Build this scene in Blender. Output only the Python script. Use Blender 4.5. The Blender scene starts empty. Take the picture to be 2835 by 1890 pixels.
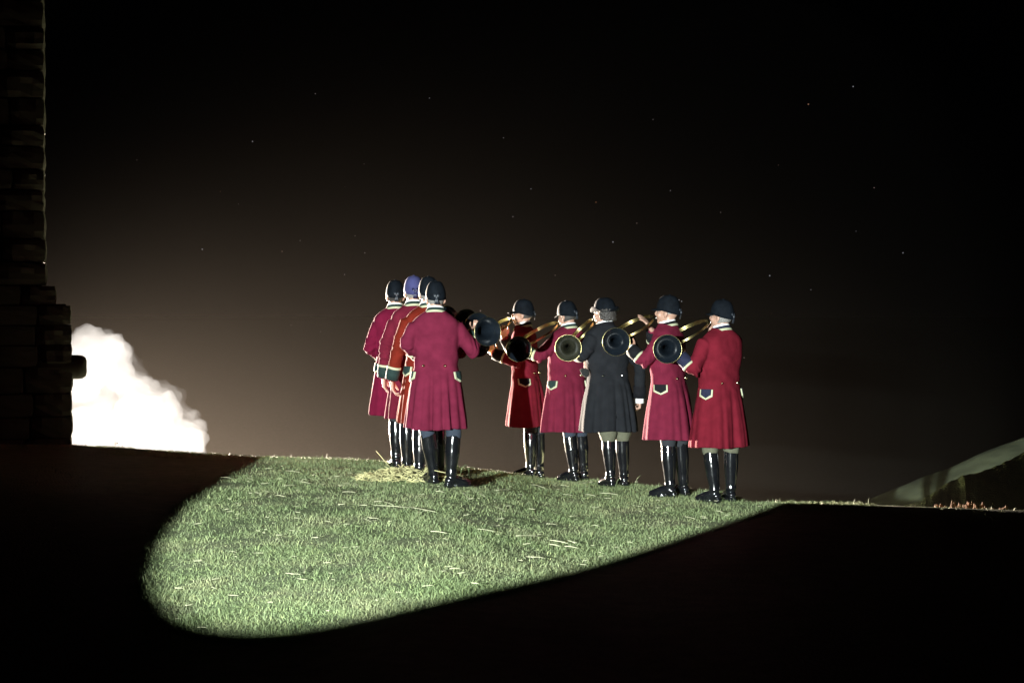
import bpy, math, random
import numpy as np
from mathutils import Vector, noise as mnoise

random.seed(7)
rng = np.random.default_rng(11)
SC = bpy.context.scene
COL = SC.collection

# ------------------------------------------------------------------ camera
F_PX, CX, YH, HC = 5640.0, 1417.5, 815.0, 1.69      # focal length and horizon measured on the photograph
cam_d = bpy.data.cameras.new('camera'); cam = bpy.data.objects.new('camera', cam_d); COL.objects.link(cam)
cam.location = (0, 0, HC); cam.rotation_euler = (math.radians(90), 0, 0)
cam_d.sensor_width = 36; cam_d.lens = F_PX / 2835 * 36; cam_d.shift_y = (YH - 945) / 2835
cam_d.clip_start = .1; cam_d.clip_end = 3000
SC.camera = cam

# ------------------------------------------------------------------ night sky
W = bpy.data.worlds.new('World'); SC.world = W; W.use_nodes = True
bg = W.node_tree.nodes['Background']
bg.inputs[0].default_value = (.55, .7, 1, 1); bg.inputs[1].default_value = .0002

# ------------------------------------------------------------------ lamps
def spot(name, loc, az, el, half, power, color, blend, radius):
    l = bpy.data.lights.new(name, 'SPOT'); o = bpy.data.objects.new(name, l); COL.objects.link(o)
    o.location = loc
    d = Vector((math.sin(az) * math.cos(el), math.cos(az) * math.cos(el), math.sin(el)))
    o.rotation_euler = d.to_track_quat('-Z', 'Y').to_euler()
    l.spot_size = 2 * half; l.spot_blend = blend; l.energy = power; l.color = color; l.shadow_soft_size = radius
    return o
R = math.radians
spot('follow_spotlight', (-4.5, -4.5, 2.3), R(10.95), R(-.95), R(7.73), 66000, (.91, 1, .97), .006, .06)
spot('back_floodlight', (-8.2, 33, -.5), R(150), R(1.5), R(37.5), 265000, (1, .84, .68), 1, .12)
spot('smoke_floodlight', (-5.9, 30.5, -.85), R(0), R(12), R(36), 9500, (1, .94, .87), .7, .1)

SC.view_settings.view_transform = 'Standard'; SC.view_settings.look = 'None'
SC.view_settings.exposure = 0; SC.view_settings.gamma = 1
SC.cycles.max_bounces = 6; SC.cycles.diffuse_bounces = 3; SC.cycles.volume_bounces = 0
SC.cycles.sample_clamp_indirect = 4

# ------------------------------------------------------------------ terrain functions
def sm(a, b, x):
    t = np.clip((x - a) / (b - a), 0, 1); return t * t * (3 - 2 * t)
XC = [-40, -8, -4.9, -2.7, -1.3, -.4, .07, .8, 1.4, 2.0, 3.2, 4.5, 9, 40]
YC = [26, 24, 22.5, 21.1, 20.8, 20.7, 21.5, 20.7, 19.8, 19.2, 18.5, 18, 17.2, 16]
def yc(x, y=None):
    c = sum(np.interp(x + d, XC, YC) for d in (-.4, -.2, 0, .2, .4)) / 5
    return c if y is None else c + sm(.116, .146, x / np.maximum(y, 1)) * (1 - sm(.176, .194, x / np.maximum(y, 1))) * (24.2 - c)      # on the right the lawn runs on, sloping gently down
def tz(x, y):
    x = np.asarray(x, float); y = np.asarray(y, float)
    z = (-0.175 * sm(-.75, .75, x) - 0.008 * np.clip(x - .75, 0, 9) + 0.012 * np.clip(-x - 1.5, 0, 6)
         - .028 * np.clip(y - 18.3, 0, 3) * sm(-1.7, -.5, x) * (1 - sm(.2, 1., x)))
    z = z - sm(.104, .121, x / np.maximum(y, 1)) * .099 * np.clip(y - 18.2, 0, 6.2)
    d = np.clip(y - yc(x, y) + .25, 0, None)
    drop = np.where(d < 1.6, .11 * d * d, .11 * 2.56 + .352 * (d - 1.6) + .02 * (d - 1.6) ** 2)
    w = np.clip((17.5 - y) / 7, 0, 1.2); w = w * w / (1 + .5 * w); xx = np.clip(x, -4, 4)      # the foreground dips a little
    z = z + w * (-.0179 + .1253 * xx - .0112 * xx * xx - .132 * w)
    return z - np.minimum(drop, 26)
def at(px, py, D):                                   # a point of the place, from where it shows in the photograph and its distance
    return np.array([(px - CX) / F_PX * D, D, HC + (YH - py) / F_PX * D])

# ------------------------------------------------------------------ materials
def new_mat(name):
    m = bpy.data.materials.new(name); m.use_nodes = True
    return m, m.node_tree.nodes, m.node_tree.links, m.node_tree.nodes['Principled BSDF']
def mat(name, col, rough=.8, metal=0., var=.15, scale=40., bump=0., bscale=200., sheen=0., coat=0., spec=.5, sss=0.):
    m, N, L, P = new_mat(name)
    P.inputs['Roughness'].default_value = rough; P.inputs['Metallic'].default_value = metal
    P.inputs['Specular IOR Level'].default_value = spec
    if sheen: P.inputs['Sheen Weight'].default_value = sheen; P.inputs['Sheen Roughness'].default_value = .5; P.inputs['Sheen Tint'].default_value = (*col, 1)
    if coat: P.inputs['Coat Weight'].default_value = coat; P.inputs['Coat Roughness'].default_value = .06
    if sss: P.inputs['Subsurface Weight'].default_value = sss; P.inputs['Subsurface Radius'].default_value = (.01, .004, .002)
    tc = N.new('ShaderNodeTexCoord'); nz = N.new('ShaderNodeTexNoise'); nz.inputs['Scale'].default_value = scale; nz.inputs['Detail'].default_value = 5
    L.new(tc.outputs['Object'], nz.inputs['Vector'])
    cr = N.new('ShaderNodeValToRGB'); L.new(nz.outputs['Fac'], cr.inputs[0])
    cr.color_ramp.elements[0].position = .3; cr.color_ramp.elements[1].position = .7
    cr.color_ramp.elements[0].color = (*[c * (1 - var) for c in col], 1); cr.color_ramp.elements[1].color = (*[min(1, c * (1 + var)) for c in col], 1)
    L.new(cr.outputs[0], P.inputs['Base Color'])
    if bump:
        n2 = N.new('ShaderNodeTexNoise'); n2.inputs['Scale'].default_value = bscale; n2.inputs['Detail'].default_value = 3
        L.new(tc.outputs['Object'], n2.inputs['Vector'])
        b = N.new('ShaderNodeBump'); b.inputs['Strength'].default_value = bump; b.inputs['Distance'].default_value = .004
        L.new(n2.outputs['Fac'], b.inputs['Height']); L.new(b.outputs[0], P.inputs['Normal'])
    return m
def wool(name, col): return mat(name, col, .93, var=.16, scale=11, bump=.25, bscale=350, sheen=.08, spec=.04)
M = dict(
    skin=mat('skin', (.34, .20, .15), .5, var=.1, scale=25, bump=.1, sss=.1),
    brass=mat('brass', (.50, .43, .20), .26, 1, var=.15, scale=30),
    lining=mat('black_bell_lacquer', (.005, .007, .010), .2, 0, var=.3, scale=12, bump=.05, bscale=30, spec=.45),
    lining_worn=mat('worn_bell_lacquer', (.018, .018, .012), .25, 0, var=.5, scale=10, bump=.05, bscale=30, spec=.5),
    cap=mat('black_velvet', (.004, .0055, .008), .8, var=.35, scale=20, sheen=.0, spec=.06),
    cap_blue=mat('blue_violet_velvet', (.04, .042, .115), .85, var=.15, scale=12, sheen=.1, spec=.08),
    ribbon=mat('dark_ribbon', (.02, .024, .032), .5, var=.2),
    ribbon_blue=mat('deep_blue_ribbon', (.012, .012, .05), .5, var=.2),
    hair_dark=mat('dark_hair', (.03, .026, .024), .6, var=.5, scale=120, bump=.6, bscale=150),
    hair_grey=mat('grey_hair', (.17, .16, .15), .6, var=.5, scale=120, bump=.6, bscale=150),
    white=mat('white_linen', (.80, .80, .80), .8, var=.05, bump=.1),
    braid=mat('pale_gold_braid', (.37, .38, .25), .65, var=.12, scale=150, bump=.3, bscale=500),
    green=mat('dark_green_velvet', (.012, .026, .024), .85, var=.2, sheen=.1, spec=.2),
    navy=mat('navy_velvet', (.012, .014, .034), .85, var=.2, sheen=.1, spec=.2),
    black_velvet=mat('black_facing', (.006, .006, .008), .9, var=.2, spec=.15),
    button=mat('brass_button', (.75, .65, .40), .25, 1, var=.1),
    silver=mat('silver_button', (.75, .75, .73), .22, 1, var=.1),
    boot=mat('polished_black_leather', (.006, .0065, .008), .13, 0, var=.3, scale=14, bump=.12, bscale=26, spec=.9, coat=.25),
    navy_breeches=mat('navy_breeches', (.018, .026, .042), .9, var=.15, bump=.3, bscale=200),
    olive_breeches=mat('olive_breeches', (.085, .085, .055), .9, var=.15, bump=.3, bscale=200),
    black_breeches=mat('dark_breeches', (.012, .014, .018), .9, var=.15, bump=.3, bscale=200),
    leather=mat('tan_strap_leather', (.30, .19, .14), .6, var=.2),
    fur=mat('black_pouch', (.007, .008, .008), .95, var=.4, scale=100, bump=.8, bscale=120),
    eye=mat('eye', (.12, .10, .09), .15, var=.1),
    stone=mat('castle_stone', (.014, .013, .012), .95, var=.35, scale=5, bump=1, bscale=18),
    straw=mat('dry_straw', (.50, .47, .23), .7, var=.3, scale=6),
    lawn_straw=mat('weathered_straw', (.46, .45, .29), .75, var=.3, scale=6),
    dry=mat('dry_weed', (.22, .12, .06), .8, var=.3, scale=6),
)

def grass_material(name, blade):
    m, N, L, P = new_mat(name)
    P.inputs['Roughness'].default_value = .65; P.inputs['Specular IOR Level'].default_value = .3
    geo = N.new('ShaderNodeNewGeometry')
    n1 = N.new('ShaderNodeTexNoise'); n1.inputs['Scale'].default_value = 1.6; n1.inputs['Detail'].default_value = 6; n1.inputs['Roughness'].default_value = .65
    n2 = N.new('ShaderNodeTexNoise'); n2.inputs['Scale'].default_value = 9; n2.inputs['Detail'].default_value = 6
    L.new(geo.outputs['Position'], n1.inputs['Vector']); L.new(geo.outputs['Position'], n2.inputs['Vector'])
    c1 = N.new('ShaderNodeValToRGB'); e = c1.color_ramp.elements
    e[0].position = .34; e[0].color = (.19, .24, .13, 1); e[1].position = .68; e[1].color = (.28, .29, .19, 1)
    k = c1.color_ramp.elements.new(.5); k.color = (.228, .268, .158, 1)
    L.new(n1.outputs['Fac'], c1.inputs[0])
    mx = N.new('ShaderNodeMixRGB'); mx.blend_type = 'MULTIPLY'; mx.inputs[0].default_value = .8
    c2 = N.new('ShaderNodeValToRGB'); c2.color_ramp.elements[0].position = .3; c2.color_ramp.elements[0].color = (.66, .66, .66, 1)
    c2.color_ramp.elements[1].position = .7; c2.color_ramp.elements[1].color = (1.16, 1.14, 1.08, 1)
    L.new(n2.outputs['Fac'], c2.inputs[0]); L.new(c1.outputs[0], mx.inputs[1]); L.new(c2.outputs[0], mx.inputs[2])
    out = mx.outputs[0]
    if blade:
        a = N.new('ShaderNodeAttribute'); a.attribute_name = 'tint'
        c3 = N.new('ShaderNodeValToRGB'); q = c3.color_ramp.elements
        q[0].position = 0; q[0].color = (.68, .76, .62, 1); q[1].position = 1; q[1].color = (2.0, 1.85, 1.55, 1)
        for p_, c_ in ((.5, (1., 1.05, .9, 1)), (.8, (1.35, 1.35, 1.05, 1)), (.9, (1.6, 1.5, 1.2, 1))):
            z = c3.color_ramp.elements.new(p_); z.color = c_
        L.new(a.outputs['Fac'], c3.inputs[0])
        m2 = N.new('ShaderNodeMixRGB'); m2.blend_type = 'MULTIPLY'; m2.inputs[0].default_value = 1
        L.new(out, m2.inputs[1]); L.new(c3.outputs[0], m2.inputs[2]); out = m2.outputs[0]
    else:
        b = N.new('ShaderNodeBump'); b.inputs['Strength'].default_value = 1; b.inputs['Distance'].default_value = .03
        n3 = N.new('ShaderNodeTexNoise'); n3.inputs['Scale'].default_value = 45; n3.inputs['Detail'].default_value = 6
        L.new(geo.outputs['Position'], n3.inputs['Vector']); L.new(n3.outputs['Fac'], b.inputs['Height']); L.new(b.outputs[0], P.inputs['Normal'])
    L.new(out, P.inputs['Base Color'])
    return m
M['turf'] = grass_material('turf', False); M['bank'] = mat('pale_bank_grass', (.34, .38, .23), .9, var=.3, scale=1.1, bump=1, bscale=4); M['blade'] = grass_material('grass_blade', True)

# ------------------------------------------------------------------ mesh helpers
def link(name, mesh, material=None, parent=None, smooth=True):
    o = bpy.data.objects.new(name, mesh); COL.objects.link(o)
    if material: mesh.materials.append(material)
    if smooth and len(mesh.polygons): mesh.polygons.foreach_set('use_smooth', np.ones(len(mesh.polygons), bool))
    if parent: o.parent = parent
    return o
def tag(o, label=None, cat=None, group=None, kind=None):
    if label: o['label'] = label
    if cat: o['category'] = cat
    if group: o['group'] = group
    if kind: o['kind'] = kind
    return o
def empty(name, loc):
    o = bpy.data.objects.new(name, None); COL.objects.link(o); o.location = loc; o.empty_display_size = .2
    return o
class B:
    """collects shapes, then makes one mesh"""
    def __init__(s): s.V = []; s.Fc = []; s.n = 0
    def add(s, V, Fc):
        V = np.asarray(V, float).reshape(-1, 3); s.V.append(V); s.Fc += [tuple(int(i) + s.n for i in f) for f in Fc]; s.n += len(V); return s
    def mesh(s, name='m'):
        m = bpy.data.meshes.new(name); m.from_pydata(np.vstack(s.V).tolist(), [], s.Fc); m.update(); return m
    def loft(s, rings, cap=True, closed=True):
        n = len(rings[0]); V = np.vstack(rings); Fc = []
        for i in range(len(rings) - 1):
            for j in range(n if closed else n - 1):
                k = (j + 1) % n; Fc.append((i * n + j, i * n + k, (i + 1) * n + k, (i + 1) * n + j))
        if cap:
            Fc.append(tuple(range(n))[::-1]); Fc.append(tuple(range((len(rings) - 1) * n, len(rings) * n)))
        return s.add(V, Fc)
    def tube(s, pts, rad, seg=14, round_caps=True, flat=None, cap=True):
        P = [np.asarray(p, float) for p in pts]; rad = list(rad)
        if round_caps:
            d0 = P[0] - P[1]; d0 /= np.linalg.norm(d0); d1 = P[-1] - P[-2]; d1 /= np.linalg.norm(d1)
            a0 = [(P[0] + d0 * rad[0] * math.sin(t), rad[0] * math.cos(t)) for t in (1.3, .9, .45)]
            a1 = [(P[-1] + d1 * rad[-1] * math.sin(t), rad[-1] * math.cos(t)) for t in (.45, .9, 1.3)]
            P = [a[0] for a in a0] + P + [a[0] for a in a1]; rad = [a[1] for a in a0] + rad + [a[1] for a in a1]
        T = []
        for i in range(len(P)):
            t = P[min(i + 1, len(P) - 1)] - P[max(i - 1, 0)]; T.append(t / (np.linalg.norm(t) + 1e-12))
        up = np.array([0, 0, 1.]) if abs(T[0][2]) < .9 else np.array([0, 1., 0])
        u = np.cross(up, T[0]); u /= np.linalg.norm(u); rings = []
        for p, t, r in zip(P, T, rad):
            u = u - t * (u @ t); u /= np.linalg.norm(u); w = np.cross(t, u)
            a = np.linspace(0, 2 * math.pi, seg, endpoint=False)
            off = np.outer(np.cos(a), u) * r + np.outer(np.sin(a), w) * r
            if flat is not None:
                fv, fk = flat; fv = np.asarray(fv, float); off = off - np.outer(off @ fv, fv) * (1 - fk)
            rings.append(p + off)
        return s.loft(rings, cap=cap)
    def ell(s, c, r, rot=None, nu=18, nv=12):
        rings = []
        for i in range(1, nv):
            t = math.pi * i / nv; a = np.linspace(0, 2 * math.pi, nu, endpoint=False)
            rings.append(np.c_[np.sin(t) * np.cos(a), np.sin(t) * np.sin(a), np.full(nu, -np.cos(t))])
        V = np.vstack([[0, 0, -1]] + rings + [[0, 0, 1]]) * np.asarray(r, float)
        if rot is not None: V = V @ np.asarray(rot).T
        V = V + np.asarray(c, float); Fc = []
        for j in range(nu): Fc.append((0, 1 + (j + 1) % nu, 1 + j))
        for i in range(nv - 2):
            for j in range(nu):
                k = (j + 1) % nu; Fc.append((1 + i * nu + j, 1 + i * nu + k, 1 + (i + 1) * nu + k, 1 + (i + 1) * nu + j))
        e = len(V) - 1; b = 1 + (nv - 2) * nu
        for j in range(nu): Fc.append((b + j, b + (j + 1) % nu, e))
        return s.add(V, Fc)
    def box(s, c, h, rot=None):
        V = np.array([[x, y, z] for x in (-1, 1) for y in (-1, 1) for z in (-1, 1)], float) * np.asarray(h, float)
        if rot is not None: V = V @ np.asarray(rot).T
        return s.add(V + np.asarray(c, float), [(0, 1, 3, 2), (4, 6, 7, 5), (0, 4, 5, 1), (2, 3, 7, 6), (0, 2, 6, 4), (1, 5, 7, 3)])
def remesh(b, voxel, smooth=3, name='m'):
    m = b.mesh('tmp'); o = bpy.data.objects.new('tmp', m); COL.objects.link(o)
    r = o.modifiers.new('r', 'REMESH'); r.mode = 'VOXEL'; r.voxel_size = voxel
    if smooth: k = o.modifiers.new('s', 'SMOOTH'); k.factor = .5; k.iterations = smooth
    dg = bpy.context.evaluated_depsgraph_get(); dg.update()
    out = bpy.data.meshes.new_from_object(o.evaluated_get(dg), depsgraph=dg); out.name = name
    bpy.data.objects.remove(o); bpy.data.meshes.remove(m)
    return out
def coords(me):
    a = np.empty(len(me.vertices) * 3); me.vertices.foreach_get('co', a); return a.reshape(-1, 3)
def normals(me):
    a = np.empty(len(me.vertices) * 3); me.vertices.foreach_get('normal', a); return a.reshape(-1, 3)
def setco(me, V): me.vertices.foreach_set('co', V.ravel()); me.update()
def rz(t): c, s = math.cos(t), math.sin(t); return np.array([[c, -s, 0], [s, c, 0], [0, 0, 1.]])
def rx(t): c, s = math.cos(t), math.sin(t); return np.array([[1, 0, 0], [0, c, -s], [0, s, c]])
def unit(v): v = np.asarray(v, float); return v / np.linalg.norm(v)

# ------------------------------------------------------------------ the ground
gx = np.unique(np.r_[-1500, -600, -260, -180, -120, -80, -55, -40, -28, np.linspace(-20, -8, 13), np.linspace(-8, 8, 129), np.linspace(8, 20, 13), 28, 40, 55, 80, 120, 180, 260, 600, 1500])
gy = np.unique(np.r_[-25, -18, -12, -6, 0, 4, 7, np.linspace(8, 26, 145), np.linspace(26, 44, 37), 50, 60, 80, 110, 150, 200, 280, 400, 800, 2500])
GX, GY = np.meshgrid(gx, gy); GZ = tz(GX, GY)
wig = np.array([mnoise.noise((x * .9, y * .9, 3.1)) for x, y in zip(GX.ravel(), GY.ravel())]).reshape(GX.shape)
GZ = GZ + wig * .012
nx = len(gx); Fc = [(j * nx + i, j * nx + i + 1, (j + 1) * nx + i + 1, (j + 1) * nx + i) for j in range(len(gy) - 1) for i in range(nx - 1)]
tag(link('ground', B().add(np.c_[GX.ravel(), GY.ravel(), GZ.ravel()], Fc).mesh('ground'), M['turf']), kind='structure',
    label='grassy lawn rising to a crest under the players')

# far bank rising to the right of the crest
bk = [(2250, 1460, 46), (2330, 1412, 46), (2390, 1389, 46), (2480, 1350, 46), (2560, 1318, 46), (2640, 1290, 46.2), (2700, 1262, 46.5), (2740, 1243, 46.8), (2790, 1226, 47), (2840, 1209, 47.2), (2930, 1170, 48), (3100, 1110, 49), (3400, 1040, 50), (4000, 900, 52)]
t_ = np.linspace(0, len(bk) - 1, 150); bk = np.array(bk, float)
top = np.array([at(*[np.interp(t, range(len(bk)), bk[:, c]) for c in range(3)]) for t in t_])
rings = []
for i, p in enumerate(top):
    ring = []
    for q in np.linspace(0, 1, 70) ** .7:
        z = -27 + (p[2] + 27) * math.sin(q * math.pi / 2) ** 1.15
        off = (1 - q) * np.array([-2, -19, 0])
        v = np.array([p[0], p[1], z]) + off
        n = mnoise.noise((v[0] * .55, v[1] * .55, v[2] * .8)) * .10 + mnoise.noise((v[0] * 2.5, v[1] * 2.5, v[2] * 3)) * .045
        ring.append(v + np.array([0, -n, n * .6]))
    for q in np.linspace(.1, 1, 6): ring.append(np.array([p[0] + 2 * q, p[1] + 14 * q, p[2] - (p[2] + 27) * q * q]))
    rings.append(np.array(ring))
tag(link('hillside', B().loft(rings, cap=False, closed=False).mesh('hillside'), M['bank']), kind='structure', label='far grassy bank rising to the right')

# dark mound in front of that bank, out of the beam
mk = np.array([(2470, 1430, 27), (2520, 1404, 27.2), (2545, 1392, 27.4), (2580, 1366, 27.6), (2612, 1344, 27.8), (2650, 1330, 28), (2665, 1318, 28), (2700, 1308, 28.2), (2760, 1286, 28.5), (2835, 1254, 29), (2950, 1200, 29.5), (3200, 1130, 30.5), (3700, 1000, 33)], float)
rings = []
for t in np.linspace(0, len(mk) - 1, 130):
    p = at(*[np.interp(t, range(len(mk)), mk[:, c]) for c in range(3)]); ring = []
    for q in np.linspace(0, 1, 24) ** .7:
        v = np.array([p[0] - .8 * (1 - q), p[1] - 6.5 * (1 - q), -26 + (p[2] + 26) * math.sin(q * math.pi / 2) ** 1.1]); n = mnoise.noise(tuple(v * 1.6)) * .06 + mnoise.noise(tuple(v * 6)) * .03
        ring.append(v + np.array([0, -n, n]))
    for q in np.linspace(.15, 1, 6): ring.append(np.array([p[0] + 1.5 * q, p[1] + 7 * q, p[2] - (p[2] + 26) * q * q]))
    rings.append(np.array(ring))
tag(link('mound', B().loft(rings, cap=False, closed=False).mesh('mound'), M['turf']), kind='structure', label='unlit dark mound in front of the far bank')

# ------------------------------------------------------------------ castle wall at the left
def stone_mesh(seed, rough=.03):
    r = random.Random(seed); b = B(); n = 4; V = []; Fc = []
    idx = {}
    def vid(p):
        k = tuple(p)
        if k not in idx:
            idx[k] = len(V); q = np.array(p, float) / (n / 2) - 1
            e = np.abs(q); edge = (e > .99).sum()
            q2 = q * (1 - .035 * max(0, edge - 1)) + np.array([r.uniform(-1, 1) for _ in range(3)]) * rough
            V.append(q2 * .5)
        return idx[k]
    for ax in range(3):
        for side in (0, n):
            for i in range(n):
                for j in range(n):
                    c = []
                    for di, dj in ((0, 0), (1, 0), (1, 1), (0, 1)):
                        p = [0, 0, 0]; p[ax] = side; p[(ax + 1) % 3] = i + di; p[(ax + 2) % 3] = j + dj; c.append(vid(p))
                    Fc.append(tuple(c if side else c[::-1]))
    return b.add(V, Fc).mesh('stone')
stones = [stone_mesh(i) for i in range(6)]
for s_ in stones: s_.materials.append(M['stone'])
YW = 22.5; xe = (203 - CX) / F_PX * YW
wall = empty('castle_wall', (xe, YW, .03)); wall.rotation_euler = (0, 0, R(12.4))
tag(wall, 'dark stone castle wall corner at left edge with rounded corbel, in front of the smoke', 'wall')
def edge_x(z):                                        # right edge of the wall against height, stepped and broken
    py = YH - (z + .03 - HC) / YW * F_PX
    return (np.interp(py, [-900, 560, 735, 800, 808, 830, 848, 868, 872, 980], [122, 128, 131, 133, 148, 170, 184, 186, 198, 202]) - 203) / F_PX * YW
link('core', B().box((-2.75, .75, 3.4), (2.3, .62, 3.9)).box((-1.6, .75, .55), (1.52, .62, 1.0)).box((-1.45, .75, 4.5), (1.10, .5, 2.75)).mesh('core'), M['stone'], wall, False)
z = -.45; row = 0
while z < 7.2:
    h = random.uniform(.20, .31) if z > 1.6 or z < 1.1 else .22
    ex = float(edge_x(z + h / 2)); x = ex + random.uniform(-.008, .004)
    first = True
    while x > -3.2:
        w = random.uniform(.34, .62)
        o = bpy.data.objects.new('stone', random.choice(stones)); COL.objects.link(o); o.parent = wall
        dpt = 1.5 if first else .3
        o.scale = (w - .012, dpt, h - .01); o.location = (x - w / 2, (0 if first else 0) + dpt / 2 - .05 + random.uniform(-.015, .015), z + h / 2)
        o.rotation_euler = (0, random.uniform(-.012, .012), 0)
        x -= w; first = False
    z += h; row += 1
cb = B(); zc = HC + (YH - 1017) / F_PX * YW - .03
cb.tube([(-.5, .1, zc), (-.2, .1, zc), (.05, .1, zc), (.10, .1, zc), (.135, .1, zc), (.145, .1, zc)], [.135, .135, .134, .13, .105, .07], 20, False)
cbm = cb.mesh('corbel'); V = coords(cbm); V[:, 1] = .18 + (V[:, 1] - .1) * 1.6
V += np.array([[mnoise.noise(tuple(v * 9)) * .008 for _ in range(3)] for v in V]); setco(cbm, V)
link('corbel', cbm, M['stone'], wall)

# ------------------------------------------------------------------ people
TORSO = [  # height, half width, half depth, shift forward
    (1.575, .060, .060, -.005), (1.565, .080, .076, -.005), (1.545, .105, .086, -.006), (1.52, .145, .096, -.008), (1.49, .183, .106, -.01), (1.455, .207, .116, -.008), (1.41, .215, .126, -.004),
    (1.33, .213, .137, .002), (1.25, .206, .140, .006), (1.17, .199, .137, .008), (1.10, .194, .134, .008), (1.05, .196, .136, .006),
    (1.00, .205, .145, .004), (.93, .219, .160, 0), (.85, .233, .175, 0), (.76, .246, .191, 0), (.67, .258, .204, 0), (.59, .268, .214, 0), (.52, .275, .221, 0)]
TZ = np.array([t[0] for t in TORSO])[::-1]
def tor(z): return [np.interp(z, TZ, np.array([t[c] for t in TORSO])[::-1]) for c in (1, 2, 3)]
class Person: pass
def coat_point(p, phi, z, inset=0., folds=True):
    """point on the coat: phi 0 right, pi/2 front, -pi/2 back, z on the 1.82 m model; result in the person's own upright frame"""
    a, b, fy = tor(z); a *= p.wide; b *= p.wide
    c, s = np.cos(phi), np.sin(phi); n = 2 / 2.35
    x = a * np.sign(c) * np.abs(c) ** n; y = b * np.sign(s) * np.abs(s) ** n
    r = 1 - inset / np.hypot(x, y)
    t = np.clip((1.04 - z) / .5, 0, 1.1)
    if folds:
        d = 0
        fb = (phi + math.pi / 2 + math.pi) % (2 * math.pi) - math.pi
        for c0, w, dep in p.pleats: d = d - 1.35 * dep * np.exp(-((fb - c0) / w) ** 2) * t ** .7
        d = d + p.wave * t ** 1.3 * np.sin(p.wk * phi + p.wph) * (.55 + .45 * np.cos(fb)) + .5 * p.wave * t * np.sin(2.3 * p.wk * phi + 1.7 * p.wph)
        r = r + d / np.hypot(x, y)
    x, y = x * r, y * r + fy
    q = np.array([x, y, np.full_like(x, z) if np.ndim(x) else z]).T
    q = q @ rz(p.turn).T
    lean = np.clip((z - .95) / .6, 0, 1.05)
    q = q + lean * p.lean
    return q * p.k
def V_(p, px, py, dy): return at(px, py, p.D + dy) - p.root
def hand(b, w, d, n, s, curl=.5, spread=.12, size=1., thumb=1):
    """palm and five fingers rooted at wrist w; d along the fingers, n out of the palm, s towards the thumb"""
    d, n, s = unit(d), unit(n), unit(s)
    L = .088 * size
    offs = [.030, .010, -.010, -.029]; lens = [(.042, .026, .021), (.046, .030, .022), (.043, .028, .021), (.034, .021, .018)]
    for i, (o, ln) in enumerate(zip(offs, lens)):
        kn = w + d * L * (1 - .05 * abs(i - 1)) + s * o * size
        b.tube([w + s * o * .5 * size - d * .01, w + d * L * .5 + s * o * .85 * size, kn], [.020 * size, .017 * size, .0125 * size], 10)
        ang = 0; pt = kn; pts = [kn]; sp = spread * (1.5 - i) * .5
        for l in ln:
            ang += curl * (1 + .12 * i); v = d * math.cos(ang) + n * math.sin(ang) + s * sp * math.cos(ang)
            pt = pt + unit(v) * l * size; pts.append(pt)
        b.tube(pts, [.0105 * size, .0098 * size, .009 * size, .0078 * size], 9)
    t0 = w + d * .022 + s * .024 * size
    t1 = t0 + unit(d * .55 + s * .75 + n * .25) * .042 * size * 1.0
    t2 = t1 + unit(d * .9 + s * .25 * thumb + n * .4) * .034 * size; t3 = t2 + unit(d * .95 + n * .5) * .026 * size
    b.tube([t0, t1, t2, t3], [.018 * size, .0135 * size, .0112 * size, .0092 * size], 9)

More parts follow.
